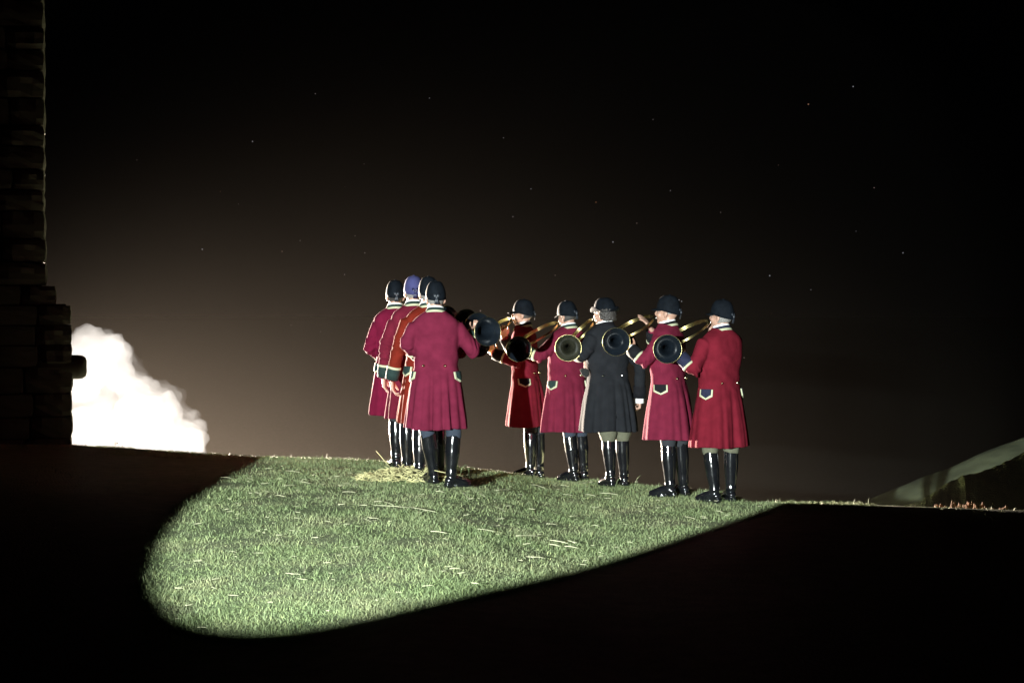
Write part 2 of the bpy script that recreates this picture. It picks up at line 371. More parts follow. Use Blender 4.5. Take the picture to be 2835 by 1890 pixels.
def make_person(S):
    p = Person(); p.__dict__.update(S)
    p.turn = R(S['turn']); p.hy = R(S['head'][0]); p.hp = R(S['head'][1])
    x0 = (S['px'] - CX) / F_PX * S['D']; z0 = float(tz(x0, S['D'])) - .004
    p.root = np.array([x0, S['D'], z0])
    topz = at(0, S['top'], S['D'])[2]; p.k = (topz - z0) / 1.825
    p.wide = S.get('wide', 1.)
    p.lean = np.array([(S['neck'] - S['px']) / F_PX * S['D'] / p.k, S.get('fwd', 0.), 0])
    r = random.Random(S['px'])
    p.wave = S.get('wave', .015); p.wk = r.choice([5, 6, 7]); p.wph = r.uniform(0, 6)
    p.pleats = S.get('pleats', [(.02, .06, .030), (.42, .08, .018), (-.42, .08, .018), (.85, .12, .014), (-.8, .12, .014)])
    k = p.k
    root = empty('person', tuple(p.root)); tag(root, S['label'], 'person', 'hunting horn players')
    coatm = S['coat']; trim = S.get('trim', M['braid']); face = S.get('facing', M['green'])

    # ---- key points
    arms = {}
    for side in 'LR':
        sh, el, wr = S['arm' + side]
        arms[side] = [V_(p, *sh), V_(p, *el), V_(p, *wr)]
    hz = 1.578 * k
    neck = p.lean * 1.0 * k; hc = np.array([neck[0], neck[1], hz])
    HR = rz(p.hy) @ rx(p.hp)
    def H(v): return hc + HR @ (np.asarray(v, float) * k) if np.ndim(v) == 1 else hc + (np.asarray(v, float) * k) @ HR.T
    p.H = H
    # ---- body: one continuous surface, head to feet
    b = B()
    b.ell(H([0, -.006, .118]), np.array([.075, .096, .103]) * k, HR)
    b.ell(H([0, .028, .062]), np.array([.060, .072, .084]) * k, HR)
    b.ell(H([0, .070, .000]), np.array([.030, .026, .022]) * k, HR)
    b.tube([H([0, .100, .098]), H([0, .112, .072]), H([0, .108, .062])], [.009 * k, .014 * k, .015 * k], 8)
    b.ell(H([0, .084, .108]), np.array([.052, .017, .012]) * k, HR)
    for s in (-1, 1):
        b.ell(H([s * .036, .064, .060]), np.array([.026, .028, .030]) * k, HR)
        b.ell(H([s * .078, -.008, .078]), np.array([.011, .021, .033]) * k, HR @ rz(s * .35))
        b.ell(H([s * .074, -.002, .052]), np.array([.009, .011, .014]) * k, HR)
    b.ell(H([0, .094, .036]), np.array([.021, .012, .007]) * k, HR); b.ell(H([0, .091, .024]), np.array([.019, .012, .008]) * k, HR)
    b.tube([neck + [0, 0, 1.46 * k], H([0, -.018, -.03]), H([0, -.012, .06])], [.062 * k, .057 * k, .056 * k], 16)
    phis = np.linspace(0, 2 * math.pi, 32, endpoint=False)
    b.loft([coat_point(p, phis, z, .045 + (.02 if z < 1.0 else 0), False) for z in (.86, .95, 1.05, 1.2, 1.35, 1.45, 1.5)])
    for side in 'LR':
        s0, e0, w0 = arms[side]; sg = -1 if side == 'L' else 1
        inner = s0 * .8 + (neck + [0, 0, 1.40 * k]) * .2
        b.tube([inner, s0 * .6 + e0 * .4, e0, e0 * .45 + w0 * .55, w0], [.046, .042, .036, .034, .027], 12)
        d, n, sv, curl = S['hand' + side]
        fd = unit(w0 - e0) if d is None else unit(d)
        nn = np.asarray(n, float); nn = nn - fd * (nn @ fd); sv = np.asarray(sv, float); nn = unit(nn); sv = sv - fd * (sv @ fd); sv = unit(sv - nn * (sv @ nn))
        hand(b, w0 + fd * .01, fd, nn, sv, curl, S.get('spread', .15), k * 1.0)
    # legs
    Rt = rz(p.turn)
    legs = []
    for i, sd in enumerate((-1, 1)):
        kx, ax, dya, toe = S['legs'][i]
        A = np.array([(ax - CX) / F_PX * (p.D + dya), p.D + dya, 0]) - np.array([p.root[0], p.D, 0])
        A[2] = float(tz(A[0] + p.root[0], A[1] + p.D)) - z0 + .002
        K = np.array([(kx - CX) / F_PX * (p.D + dya * .8), 0, 0]) - np.array([p.root[0], 0, 0]); K[1] = dya * .75; K[2] = .47 * k + A[2] * .5
        Hp = Rt @ np.array([sd * .09, 0, .88]) * k
        legs.append((A, K, Hp, R(toe)))
        b.tube([Hp, Hp * .5 + K * .5 + [0, 0, .0], K, K * .5 + A * .5 + [0, 0, .03], A + [0, 0, .10]], [.075, .062, .046, .042, .032], 12)
        td = np.array([-math.sin(R(toe)), math.cos(R(toe)), 0])
        b.tube([A + [0, 0, .07], A + td * .07 + [0, 0, .045], A + td * .13 + [0, 0, .036]], [.031, .027, .02], 10)
    link('body', remesh(b, .0078, 2, 'body'), M['skin'], root)
    for s in (-1, 1): link('eye', B().ell(H([s * .031, .083, .090]), np.array([.010, .010, .008]) * k, HR, 10, 8).mesh('eye'), M['eye'], root)

    # ---- coat
    b = B(); seg = 120; ph = np.linspace(0, 2 * math.pi, seg, endpoint=False)
    zs = list(np.array([t[0] for t in TORSO[:7]])) + list(np.arange(1.38, .535, -.03)) + [.52]
    rings = [coat_point(p, ph, z) for z in zs]
    hem = S.get('hem', .52); rings = [np.c_[q[:, :2], np.where(q[:, 2] < 1.0 * k, (1.0 - (1.0 - q[:, 2] / k) * (1.0 - hem) / .48) * k, q[:, 2])] for q in rings]
    inn = []
    for z in (.52, .56, .65, .75, .85, .92):
        q = coat_point(p, ph, z, .024); q[:, 2] = (1.0 - (1.0 - q[:, 2] / k) * (1.0 - hem) / .48) * k; inn.append(q)
    rings[-1][:, 2] += .006 * np.sin(3 * ph + p.wph); inn[0][:, 2] = rings[-1][:, 2]
    b.loft(rings + inn)
    for side in 'LR':
        s0, e0, w0 = arms[side]; up = neck + [0, 0, 1.43 * k]
        shin = s0 * .72 + up * .28
        fdir = unit(w0 - e0); we = w0 - fdir * .03
        ctrl = [shin, s0, s0 * .5 + e0 * .5, e0 + (s0 - e0) * .14, e0 + unit(e0 - (s0 + w0) / 2) * .006, e0 + (we - e0) * .16, e0 * .5 + we * .5, we]
        b.tube(ctrl, np.array([.070, .076, .071, .066, .065, .064, .057, .053]) * S.get('slv', 1.), 22)
    me = remesh(b, .0094, 2, 'coat')
    Vc = coords(me); Nn = normals(me); disp = np.zeros(len(Vc))
    E_ = [np.array(arms[s][1]) for s in 'LR']; SHD = [np.array(arms[s][0]) for s in 'LR']
    for i, v in enumerate(Vc):
        d = .006 * mnoise.noise((v[0] * 6, v[1] * 6, v[2] * 3 + p.px)) + .002 * mnoise.noise((v[0] * 22, v[1] * 22, v[2] * 12 + p.px))
        for side, e in zip('LR', E_):
            g = math.exp(-(np.linalg.norm(v - e) / .13) ** 2)
            if g > .02:
                ax = unit(arms[side][2] - arms[side][0]); tt = (v - e) @ ax
                cr_ = mnoise.noise((tt * 26, v[0] * 6 + v[1] * 6, v[2] * 5 + p.px)); d += g * (.016 * cr_ - .016 * max(0, .25 - abs(cr_)) * 2)
        if v[2] > 1.0 * k and v[2] < 1.32 * k:          # drag folds at the waist
            d += .009 * mnoise.noise((v[0] * 8 + p.px, v[1] * 8, (v[2] + .6 * abs(v[0])) * 14))
        disp[i] = d
    setco(me, Vc + Nn * disp[:, None])
    coat = link('coat', me, coatm, root)
    # collar and its braid
    def collar(zlo, zhi, rlo, rhi, thick, drop=.045):
        b = B(); n = 56; rg = []
        for (zz, rr) in ((zlo, rlo), ((zlo + zhi) / 2, (rlo + rhi) / 2 + .001), (zhi, rhi), (zhi, rhi - thick), (zlo, rlo - thick)):
            a = np.linspace(0, 2 * math.pi, n, endpoint=False); fr = .5 + .5 * np.sin(a)
            x = rr * 1.05 * np.cos(a); y = rr * np.sin(a) - .006 + .010 * fr
            q = np.c_[x, y, zz - drop * fr] @ rz(p.turn * .55 + p.hy * .45).T
            rg.append((q + [p.lean[0], p.lean[1], 0]) * k)
        rg.append(rg[0]); return b.loft(rg, cap=False)
    cz = S.get('cz', 0)
    link('collar', collar(1.556 + cz, 1.594 + cz, .093, .078, .012).mesh('collar'), face, coat)
    if S.get('braided', True): link('collar_braid', collar(1.551 + cz, 1.571 + cz, .0985, .090, .006).mesh('braid'), trim, coat)
    link('stock', collar(1.578 + cz, 1.606 + cz, .074, .069, .010, .03).mesh('stock'), M['white'], root)
    # cuffs
    for side in 'LR':
        s0, e0, w0 = arms[side]; f = unit(w0 - e0); b = B(); c0 = w0 - f * .125; c1 = w0 - f * .005
        rin = .058 * S.get('slv', 1.)
        b.tube([c0, c0 * .5 + c1 * .5, c1, c1 + f * .001, c0 + f * .02], [rin + .003, rin + .006, rin + .004, rin - .012, rin - .014], 26, False, cap=False)
        cf = link('cuff', b.mesh('cuff'), face, coat)
        if S.get('braided', True):
            b = B(); b.tube([c0 - f * .004, c0 - f * .003, c0 + f * .016, c0 + f * .017], [rin - .004, rin + .0075, rin + .0095, rin - .002], 26, False, cap=False)
            link('cuff_braid', b.mesh('braid'), trim, cf)
        if S.get('linen', ''):
            if side in S['linen']:
                ll = S.get('linen_len', .022); b = B(); b.tube([c1 - f * .02, c1 + f * ll, c1 + f * (ll + .001)], [.041, .044, .030], 22, False, cap=False)
                link('shirt_cuff', b.mesh('shirt_cuff'), M['white'], root)
    # pocket flaps
    def flap(sgn, grow, out, up):
        ctr = S.get('flap', -.30); pts = []; b = B(); hw = .074 + grow; nu = 9
        for layer in (out, out - .012):
            for j in range(5):
                for i in range(nu):
                    u = -1 + 2 * i / (nu - 1); base = -.060 - .028 * (1 - abs(u)) - grow * .9
                    v = up + (base - up) * j / 4
                    z = 1.02 + v; a, bb, _ = tor(z); rr = (a + bb) / 2 * p.wide * 1.12
                    phi = ctr + u * hw / rr * 1.0
                    phi = phi if sgn > 0 else math.pi - phi
                    c = coat_point(p, np.array([phi]), z, -layer, True)[0]
                    c[2] = (1.0 - (1.0 - c[2] / k) * (1.0 - hem) / .48) * k if c[2] < 1.0 * k else c[2]
                    pts.append(c)
        n = 5 * nu; Fc = []
        for L0 in (0, n):
            for j in range(4):
                for i in range(nu - 1):
                    q = (L0 + j * nu + i, L0 + j * nu + i + 1, L0 + (j + 1) * nu + i + 1, L0 + (j + 1) * nu + i); Fc.append(q if L0 == 0 else q[::-1])
        per = [i for i in range(nu)] + [j * nu + nu - 1 for j in range(1, 5)] + [4 * nu + i for i in range(nu - 2, -1, -1)] + [j * nu for j in range(3, 0, -1)]
        for a_, c_ in zip(per, per[1:] + per[:1]): Fc.append((a_, c_, c_ + n, a_ + n))
        return b.add(pts, Fc).mesh('pocket_flap')
    if S.get('flaps', True):
        for sgn in (-1, 1):
            fl = link('pocket_flap', flap(sgn, .0, .014, .0), trim, coat, False)
            link('flap_panel', flap(sgn, -.016, .0185, .004), face, fl, False)
    for s in (-1, 1):
        c = coat_point(p, np.array([-math.pi / 2 + s * .42]), 1.075, -.006)[0]; c2 = coat_point(p, np.array([-math.pi / 2 + s * .42]), 1.075, -.03)[0]; n = unit(c2 - c)
        link('button', B().tube([c - n * .004, c + n * .004, c + n * .009], [.0135, .0135, .007], 14, True).mesh('button'), S.get('buttons', M['button']), coat)
    # ---- breeches
    b = B(); bag = S.get('bag', 0.)
    for A, K, Hp, toe in legs:
        mid = Hp * .35 + K * .65
        b.tube([Hp, Hp * .6 + K * .4, mid + [0, 0, -.02], K + [0, 0, .05], K + [0, 0, -.005], K + [0, 0, -.05]], [.092, .084, .080 + bag, .074 + bag * 1.3, .070 + bag * .7, .058], 20)
    b.ell((legs[0][2] + legs[1][2]) / 2 + [0, 0, .02], (.15, .11, .10))
    me = remesh(b, .013, 2, 'breeches'); Vc = coords(me); Nn = normals(me)
    setco(me, Vc + Nn * np.array([(.004 + bag * .25) * mnoise.noise((v[0] * 13, v[1] * 13, v[2] * 26)) for v in Vc])[:, None])
    link('breeches', me, S['breeches'], root)
    # ---- boots
    for A, K, Hp, toe in legs:
        b = B(); td = np.array([-math.sin(toe), math.cos(toe), 0]); up = np.array([0, 0, 1.])
        an = A + up * .105 - td * .012; ax = (K - an)
        bt = S.get('boot_top', 1.0)
        b.tube([an + ax * t * bt for t in (0, .08, .2, .38, .58, .78, .93, 1)], np.array([.049, .0485, .050, .058, .0655, .0665, .0655, .0665]) * k, 22, False)
        b.tube([A - td * .028 + up * .060, A + td * .03 + up * .068, A + td * .085 + up * .052, A + td * .135 + up * .038, A + td * .168 + up * .034], [.042, .045, .043, .038, .028], 16)
        b.tube([an + up * .02, A + td * .01 + up * .07], [.046, .046], 16)
        sl = rz(toe)
        b.box(A - td * .035 + up * .018, (.031, .034, .018), sl)
        for q, w_ in ((.05, .034), (.09, .040), (.13, .038), (.155, .030)): b.box(A + td * q + up * .012, (w_, .034, .010), sl)
        me = remesh(b, .0065, 4, 'boot'); Vc = coords(me); Nn = normals(me); ds = []
        for v in Vc:
            h = v[2] - A[2]; g = math.exp(-((h - .13) / .05) ** 2); g2 = math.exp(-((h - .33) / .14) ** 2)
            ds.append(.005 * g * mnoise.noise((v[0] * 9, v[1] * 9, h * 22 + p.px)) + .003 * g2 * mnoise.noise((v[0] * 9, v[1] * 9, h * 11 + p.px)))
        setco(me, Vc + Nn * np.array(ds)[:, None])
        link('boot', me, M['boot'], root)
    # ---- hair
    b = B(); hm = S.get('hair', M['hair_dark'])
    if S.get('curly'):
        rr = random.Random(3)
        for i in range(230):
            th = rr.uniform(-2.75, -.3) if rr.random() < .8 else rr.choice((-.1, -3.0)) + rr.uniform(-.2, .2); zz = rr.uniform(.03, .125)
            rad = .012 + rr.random() * .008
            b.ell(H([.086 * math.cos(th), .100 * math.sin(th) - .004, zz]), np.array([rad, rad, rad]) * k, None, 7, 5)
    else:
        rg = []
        for t in np.linspace(.40, S.get('hair_low', .74), 8) * math.pi:
            a = np.linspace(math.pi * .95, math.pi * 2.05, 30)
            rr_ = math.sin(t); rg.append(H(np.c_[.0795 * rr_ * np.cos(a), -.007 + .1005 * rr_ * np.sin(a), np.full(30, .118 + .107 * math.cos(t)) - .012 * (1 - np.sin(-a))]))
        b.loft(rg, cap=False, closed=False)
    link('hair', b.mesh('hair'), hm, root)
    # ---- cap
    cm = S.get('cap', M['cap']); b = B(); n = 44; rg = []; a = np.linspace(0, 2 * math.pi, n, endpoint=False); fr = .5 + .5 * np.sin(a)
    tri = S.get('tricorne', False)
    low = (.108 + .012 * fr) if tri else (.070 + .048 * fr)
    for t in (0, .12, .3, .5, .68, .82, .92, .98, 1.0):
        r_ = math.cos(t * math.pi / 2) ** (.62); zt = .245
        rg.append(H(np.c_[.092 * r_ * np.cos(a), -.008 + .114 * r_ * np.sin(a), low + (zt - low) * math.sin(t * math.pi / 2)]))
    inner = H(np.c_[.086 * np.cos(a), -.008 + .108 * np.sin(a), low]); b.loft([inner] + rg, cap=True)
    hat = link('cap' if not tri else 'hat', b.mesh('cap'), cm, root)
    if tri:
        b = B(); rg = []
        for q in (0, .25, .5, .75, 1, 1.0, .5, 0):
            i_ = len(rg); rr_ = .086 + .048 * q; hgt = (.010 + .05 * (.5 + .5 * np.cos(3 * (a - math.pi / 2) + math.pi))) * q ** 1.4
            x = (rr_ - .25 * hgt) * np.cos(a); y = -.008 + (rr_ + .02 - .25 * hgt) * np.sin(a); zz = low + hgt - .002 - (.005 if i_ > 4 else 0) - .012 * q
            rg.append(H(np.c_[x, y, zz]))
        b.loft(rg, cap=False); link('brim', b.mesh('brim'), cm, hat)
    else:
        b = B(); rg = []
        for q in (0, .35, .7, 1, 1, .5, 0):
            i_ = len(rg); aa = np.linspace(math.radians(22), math.radians(158), 26); s_ = np.sin((aa - aa[0]) / (aa[-1] - aa[0]) * math.pi) ** .6
            e_ = 1 + .50 * q * s_; x = .090 * np.cos(aa) * (1 + .10 * q * s_); y = -.008 + .112 * np.sin(aa) * e_
            zz = .070 + .048 * (.5 + .5 * np.sin(aa)) + .004 - .020 * q * s_ - (.006 if i_ > 3 else 0); rg.append(H(np.c_[x, y, zz]))
        b.loft(rg, cap=False, closed=False); link('peak', b.mesh('peak'), cm, hat)
        link('cap_button', B().ell(H([0, -.008, .246]), np.array([.012, .012, .007]) * k, None, 12, 8).mesh('cap_button'), cm, hat)
        b = B()
        for s in (-1, 1):
            for (q0, q1, w_) in (((0, -.124, .098), (s * .024, -.118, .128), .012), ((0, -.125, .098), (s * .013, -.122, .038), .010)):
                p0, p1 = H(list(q0)), H(list(q1)); b.tube([p0, p0 * .5 + p1 * .5 + HR @ np.array([0, -.004, 0]), p1], [w_ * .6, w_, w_ * .9], 10, False, flat=(HR @ np.array([0, 1., 0]), .2))
        b.ell(H([0, -.127, .098]), (.010, .006, .012)); link('ribbon_bow', b.mesh('ribbon'), S.get('ribbon', M['ribbon']), hat)
    S['_p'] = p; S['_root'] = root; S['_arms'] = arms
    return p

# ------------------------------------------------------------------ hunting horns
def make_horn(S):
    p = S['_p']; mouth = p.H(np.array([0, .106, .030])) + p.root
    px, py, dy, nrm = S['bell']; Bc = at(px, py, p.D + dy); n = unit(nrm); f = -n
    root = empty('hunting_horn', tuple(Bc)); tag(root, S['horn_label'], 'horn', 'brass hunting horns')
    M0 = mouth - Bc; lat = -M0 - f * (-M0 @ f); Rr = np.linalg.norm(lat) / 2; u = unit(lat); w = np.cross(u, f)
    w = w if w[2] > 0 else -w
    tip = M0 @ f                                                   # how far the mouth lies in front of the bell plane
    back = tip + S.get('c0', .12); C = M0 - (M0 @ f) * f + u * Rr + f * back
    pts = [M0 + f * .035]; rad = [.0045]
    for t in np.linspace(.25, .9, 4): pts.append(M0 + f * (.035 + (back - tip - .035) * t)); rad.append(.005)
    T = np.linspace(0, math.pi * 5, 110); tilt = S.get('tilt', .035)
    for t in T:
        q = t / T[-1]; pts.append(C + Rr * (-math.cos(t) * u + math.sin(t) * f) + w * (.0115 * (q * 2.5) + tilt * math.sin(t))); rad.append(.0042 + .0026 * q)
    end = pts[-1]
    link('tubing', B().tube(pts, rad, 12, True).mesh('tubing'), M['brass'], root)
    link('mouthpiece', B().tube([M0 - f * .002, M0 + f * .010, M0 + f * .030, M0 + f * .045], [.011, .0125, .006, .0055], 16, False).mesh('mouthpiece'), M['silver'], root)
    Lb = np.linalg.norm(end); ro = S.get('rb', .128); s = np.linspace(0, 1, 30)
    prof = .0068 + (.030) * s ** 1.6 + (ro - .0368) * s ** 6.0
    a = np.linspace(0, 2 * math.pi, 56, endpoint=False)
    def rings(pr, so):
        out = []
        for si, r_ in zip(s, pr):
            c = end * (1 - si) * (1 if True else 1) + np.zeros(3) * si + so
            blend = min(1, si * 3); e1 = unit(u); e2 = w
            out.append(c + np.outer(np.cos(a), e1) * r_ + np.outer(np.sin(a), e2) * r_)
        return out
    bell = link('bell', B().loft(rings(prof, np.zeros(3)), cap=False).mesh('bell'), M['brass'], root)
    link('bell_lining', B().loft(rings(np.maximum(prof - .0016, .004), n * .0012)[4:], cap=False).mesh('bell_lining'), S.get('lining', M['lining']), bell)
    b = B(); t2 = np.linspace(0, 2 * math.pi, 9)[:-1]; rg = []
    for tt in np.linspace(0, 2 * math.pi, 65)[:-1]:
        rd = math.cos(tt) * u + math.sin(tt) * w; rg.append(np.array([rd * (ro + .0017 * math.cos(x)) + n * .0017 * math.sin(x) + n * .001 for x in t2]))
    rg.append(rg[0]); b.loft(rg, cap=False); link('rim', b.mesh('rim'), M['brass'], bell)

RASP = wool('raspberry_wool', (.098, .0105, .026)); RASP2 = wool('rose_red_wool', (.105, .011, .026)); DRED = wool('wine_red_wool', (.092, .009, .020))
VERM = wool('orange_red_wool', (.110, .012, .007)); CRIM = wool('crimson_wool', (.104, .008, .0155)); BLK = wool('black_wool', (.0125, .0135, .016)); MAG = wool('magenta_red_wool', (.098, .006, .022))
DN = (0, 0, -1)
PEOPLE = [
 dict(px=1100, wide=1, neck=1094, D=20.1, top=775, turn=12, head=(10, 0), coat=MAG, breeches=M['black_breeches'], hair=M['hair_dark'], hem=.52,
      armL=[(1047, 906, -.02), (1023, 962, -.04), (1066, 992, .2)], armR=[(1153, 906, .02), (1188, 965, .1), (1206, 905, .3)],
      handL=((.3, .6, -.4), (1, 0, -.2), (0, .4, 1), .5), handR=((.1, .8, .5), (0, -1, .3), (-1, 0, 0), .9),
      legs=[(1096, 1096, -.05, 20), (1128, 1132, .1, -10)], bell=(1234, 882, -.08, (.35, -1, .05)),
      label='person in magenta-red coat and black cap, left elbow bent out, leftmost of the left group', horn_label='brass hunting horn of the leftmost player, black bell half hidden behind the nearest player'),
 dict(px=1148, wide=0.97, neck=1145, D=19.4, top=763, turn=12, head=(10, 0), coat=DRED, breeches=M['navy_breeches'], hair=M['hair_grey'], cap=M['cap_blue'], ribbon=M['ribbon_blue'],
      armL=[(1091, 901, -.02), (1068, 965, -.02), (1062, 1044, .03)], armR=[(1200, 906, .02), (1240, 968, .1), (1262, 912, .28)],
      handL=((.10, .1, -1), (1, -.1, 0), (0, 1, 0), .42), handR=((.1, .8, .5), (0, -1, .3), (-1, 0, 0), .9),
      legs=[(1127, 1125, -.03, 25), (1158, 1162, .05, 0)], bell=(1292, 893, -.08, (.35, -1, .05)),
      label='person in wine-red coat with blue-violet velvet cap, left arm hanging at side', horn_label='brass hunting horn of the blue-capped player, dark bell with only its top showing'),
 dict(px=1184, wide=1, neck=1186, D=18.7, top=765, turn=17, head=(8, 0), coat=VERM, breeches=M['black_breeches'], hair=M['hair_grey'],
      armL=[(1126, 897, -.03), (1102, 965, -.03), (1084, 1051, .02)], armR=[(1237, 906, .03), (1275, 975, .1), (1295, 918, .28)],
      handL=((.14, .1, -1), (1, -.1, 0), (0, 1, 0), .42), handR=((.1, .8, .5), (0, -1, .3), (-1, 0, 0), .9),
      legs=[(1163, 1160, -.1, 20), (1212, 1217, .05, -10)], bell=(1324, 904, -.08, (.35, -1, .05)),
      label='person in orange-red coat and black cap, left arm hanging, just behind the nearest player', horn_label='brass hunting horn of the orange-red coated player, gold-rimmed bell just above the shiny one'),
 dict(px=1207, wide=1.02, neck=1206, D=18.0, top=777, turn=-5, head=(6, 0), coat=RASP, breeches=M['navy_breeches'], hair=M['hair_grey'], hem=.515, linen='R',
      armL=[(1147, 910, -.02), (1127, 953, -.05), (1158, 985, .16)], armR=[(1265, 910, .0), (1309, 972, .03), (1317, 922, .22)],
      handL=((.4, .7, -.1), (1, 0, -.2), (0, .4, 1), .5), handR=((.1, .8, .5), (0, -1, .3), (-1, 0, 0), .9),
      legs=[(1183, 1198, .25, 30), (1256, 1251, -.05, -55)], bell=(1350, 918, -.12, (.48, -1, .02)), boot_top=.97,
      pleats=[(-.06, .05, .034), (-.38, .08, .018), (.30, .07, .022), (.62, .07, .022), (-.8, .1, .016), (1.1, .1, .012)],
      label='person in raspberry coat with back to viewer, nearest of left group beside the straw heap', horn_label='brass hunting horn with shiny black bell beside the nearest player of left group'),
 dict(px=1458, hair_low=.68, wide=0.94, neck=1447, D=21.6, top=828, turn=72, head=(78, 2), coat=CRIM, breeches=M['black_breeches'], hair=M['hair_dark'], hem=.53,
      armL=[(1456, 948, -.17), (1430, 1003, -.22), (1366, 978, -.16)], armR=[(1457, 943, .18), (1425, 985, .24), (1397, 935, .12)],
      handL=((-.25, .85, .35), (-.3, 0, 1), (0, -.4, 1), .9), handR=((-.2, -.1, 1), (-.3, 1, 0), (1, .3, 0), .9),
      legs=[(1468, 1466, -.1, 65), (1490, 1490, .08, 60)], bell=(1323, 955, -.22, (.1, -1, 0)), facing=M['black_velvet'],
      label='person in deep red coat in shade, face lit in profile, just right of left group', horn_label='brass hunting horn of the shaded player, reddish dark bell below the shiny one'),
 dict(px=1568, wide=0.97, neck=1574, D=20.7, top=832, turn=30, head=(48, -10), coat=RASP2, breeches=M['navy_breeches'], hair=M['hair_dark'], hem=.505,
      armL=[(1534, 951, -.1), (1492, 985, -.16), (1457, 972, -.08)], armR=[(1613, 943, .1), (1606, 992, .22), (1565, 935, .26)],
      handL=((-.25, .85, .35), (-.3, 0, 1), (0, -.4, 1), .9), handR=((-.5, 0, 1), (0, 1, 0), (1, 0, 0), .8),
      legs=[(1577, 1586, -.08, 50), (1608, 1614, .08, 30)], bell=(1436, 966, -.22, (.05, -1, 0)),
      label='person in rose-red coat with bowed head, between the shaded player and the black coat', horn_label='brass hunting horn with pitch-dark bell in front of the shaded player'),
 dict(px=1686, neck=1675, D=19.85, top=823, turn=16, head=(58, -4), coat=BLK, breeches=M['olive_breeches'], hair=M['hair_dark'], curly=True, tricorne=True, linen_len=.05, hem=.535, wide=1.03,
      facing=M['black_velvet'], braided=False, flaps=False, buttons=M['silver'], bag=.012, linen='R',
      armL=[(1638, 943, -.1), (1613, 985, -.16), (1600, 985, -.03)], armR=[(1739, 943, .05), (1771, 1010, .02), (1771, 1102, .06)],
      handL=((-.25, .85, .35), (-.3, 0, 1), (0, -.4, 1), .9), handR=((0, .1, -1), (-1, 0, 0), (0, 1, 0), .9),
      legs=[(1684, 1689, -.06, 30), (1722, 1727, .08, 10)], bell=(1573, 963, -.2, (-.05, -1, 0)), lining=M['lining_worn'],
      pleats=[(.05, .05, .030), (.36, .07, .020), (.62, .06, .026), (-.45, .1, .016), (-.9, .12, .014)],
      label='person in black coat and upturned-brim hat with curly dark hair, right arm hanging', horn_label='brass hunting horn with worn greenish bell, left of the black coat'),
 dict(px=1853, hair_low=.60, wide=1, neck=1847, D=18.87, top=816, turn=60, head=(66, 4), coat=RASP2, breeches=M['black_breeches'], hair=M['hair_grey'], hem=.525,
      facing=M['black_velvet'], armL=[(1826, 948, -.16), (1785, 1000, -.21), (1746, 966, -.14)], armR=[(1867, 938, .17), (1812, 972, .3), (1806, 915, .16)],
      handL=((-.25, .85, .35), (-.3, 0, 1), (0, -.4, 1), .9), handR=((-.55, -.1, .8), (-.7, .3, -.6), (.2, 1, 0), .18), linen='L',
      legs=[(1850, 1852, -.08, 68), (1884, 1890, .1, 40)], bell=(1706, 946, -.2, (.1, -1, 0)), boot_top=1.05, flap=-.12,
      label='person in rose-red coat seen side-on with pale-edged pocket flap, beside the rightmost player', horn_label='brass hunting horn with grey-black bell in front of the black coat'),
 dict(px=1992, wide=1.03, neck=1996, D=18.43, top=828, turn=38, head=(54, 4), coat=CRIM, breeches=M['olive_breeches'], hair=M['hair_grey'], hem=.50,
      facing=M['navy'], armL=[(1950, 953, -.12), (1921, 1026, -.17), (1884, 985, -.12)], armR=[(2033, 943, .12), (1992, 985, .3), (1980, 932, .2)],
      handL=((-.25, .85, .35), (-.3, 0, 1), (0, -.4, 1), .9), handR=((-.3, -.2, 1), (-.4, .8, 0), (1, .4, 0), .9), linen='L',
      legs=[(1966, 1976, -.1, 52), (2024, 2022, .06, 15)], bell=(1848, 966, -.22, (.02, -1, 0)), bag=.006,
      label='person in crimson coat at the right end of the row, olive breeches above black boots', horn_label='brass hunting horn of the rightmost player, gold-rimmed black bell facing the viewer'),
]
for S in PEOPLE:
    make_person(S); make_horn(S)

# pouch hanging at the hip of the black coat
p7 = PEOPLE[6]['_p']; c = V_(p7, 1620, 1030, -.19)
b = B(); b.ell(c, (.042, .020, .040)); b.ell(c + [.012, 0, -.018], (.030, .018, .032)); b.ell(c + [-.008, 0, .016], (.045, .02, .024))
pouch = link('pouch', remesh(b, .006, 2, 'pouch'), M['fur'], PEOPLE[6]['_root'])
for dx in (-.006, .010, .016):
    q0, q1 = c + [dx * .3 - .006, .005, .10], c + [dx, -.004, .035]
    link('strap', B().tube([q0, q0 * .5 + q1 * .5 + [.002, -.004, 0], q1], [.006, .007, .006], 8, True, flat=((0, 1, 0), .35)).mesh('strap'), M['leather'], pouch)

# ------------------------------------------------------------------ grass
LSP = np.array([-4.5, -4.5, 2.3]); LAX = np.array([math.sin(R(10.95)) * math.cos(R(.95)), math.cos(R(10.95)) * math.cos(R(.95)), -math.sin(R(.95))])
def sample_grass(n, ylo, yhi, in_beam):
    y = rng.uniform(ylo, yhi, n); x = rng.uniform(-.27, .27, n) * y; z = tz(x, y)
    v = np.c_[x, y, z] - LSP; ang = np.degrees(np.arccos((v @ LAX) / np.linalg.norm(v, axis=1)))
    keep = (ang < 8.0) if in_beam else (rng.random(n) < .12)
    keep &= y < yc(x, y) + .55
    return np.c_[x, y, z][keep]
pts = np.vstack([sample_grass(520000, 9.7, 14, True), sample_grass(800000, 14, 22.0, True), sample_grass(60000, 22.0, 24.8, True), sample_grass(60000, 9.7, 23.5, False)])
cx_ = rng.uniform(-.255, .255, 70000); cy_ = yc(cx_ * 21) + rng.uniform(-.9, .45, 70000); crest = np.c_[cx_ * cy_, cy_, tz(cx_ * cy_, cy_)]; crest = crest[(crest[:, 0] < 3.3) | (rng.random(len(crest)) < .06)]
pts = np.vstack([pts, crest])
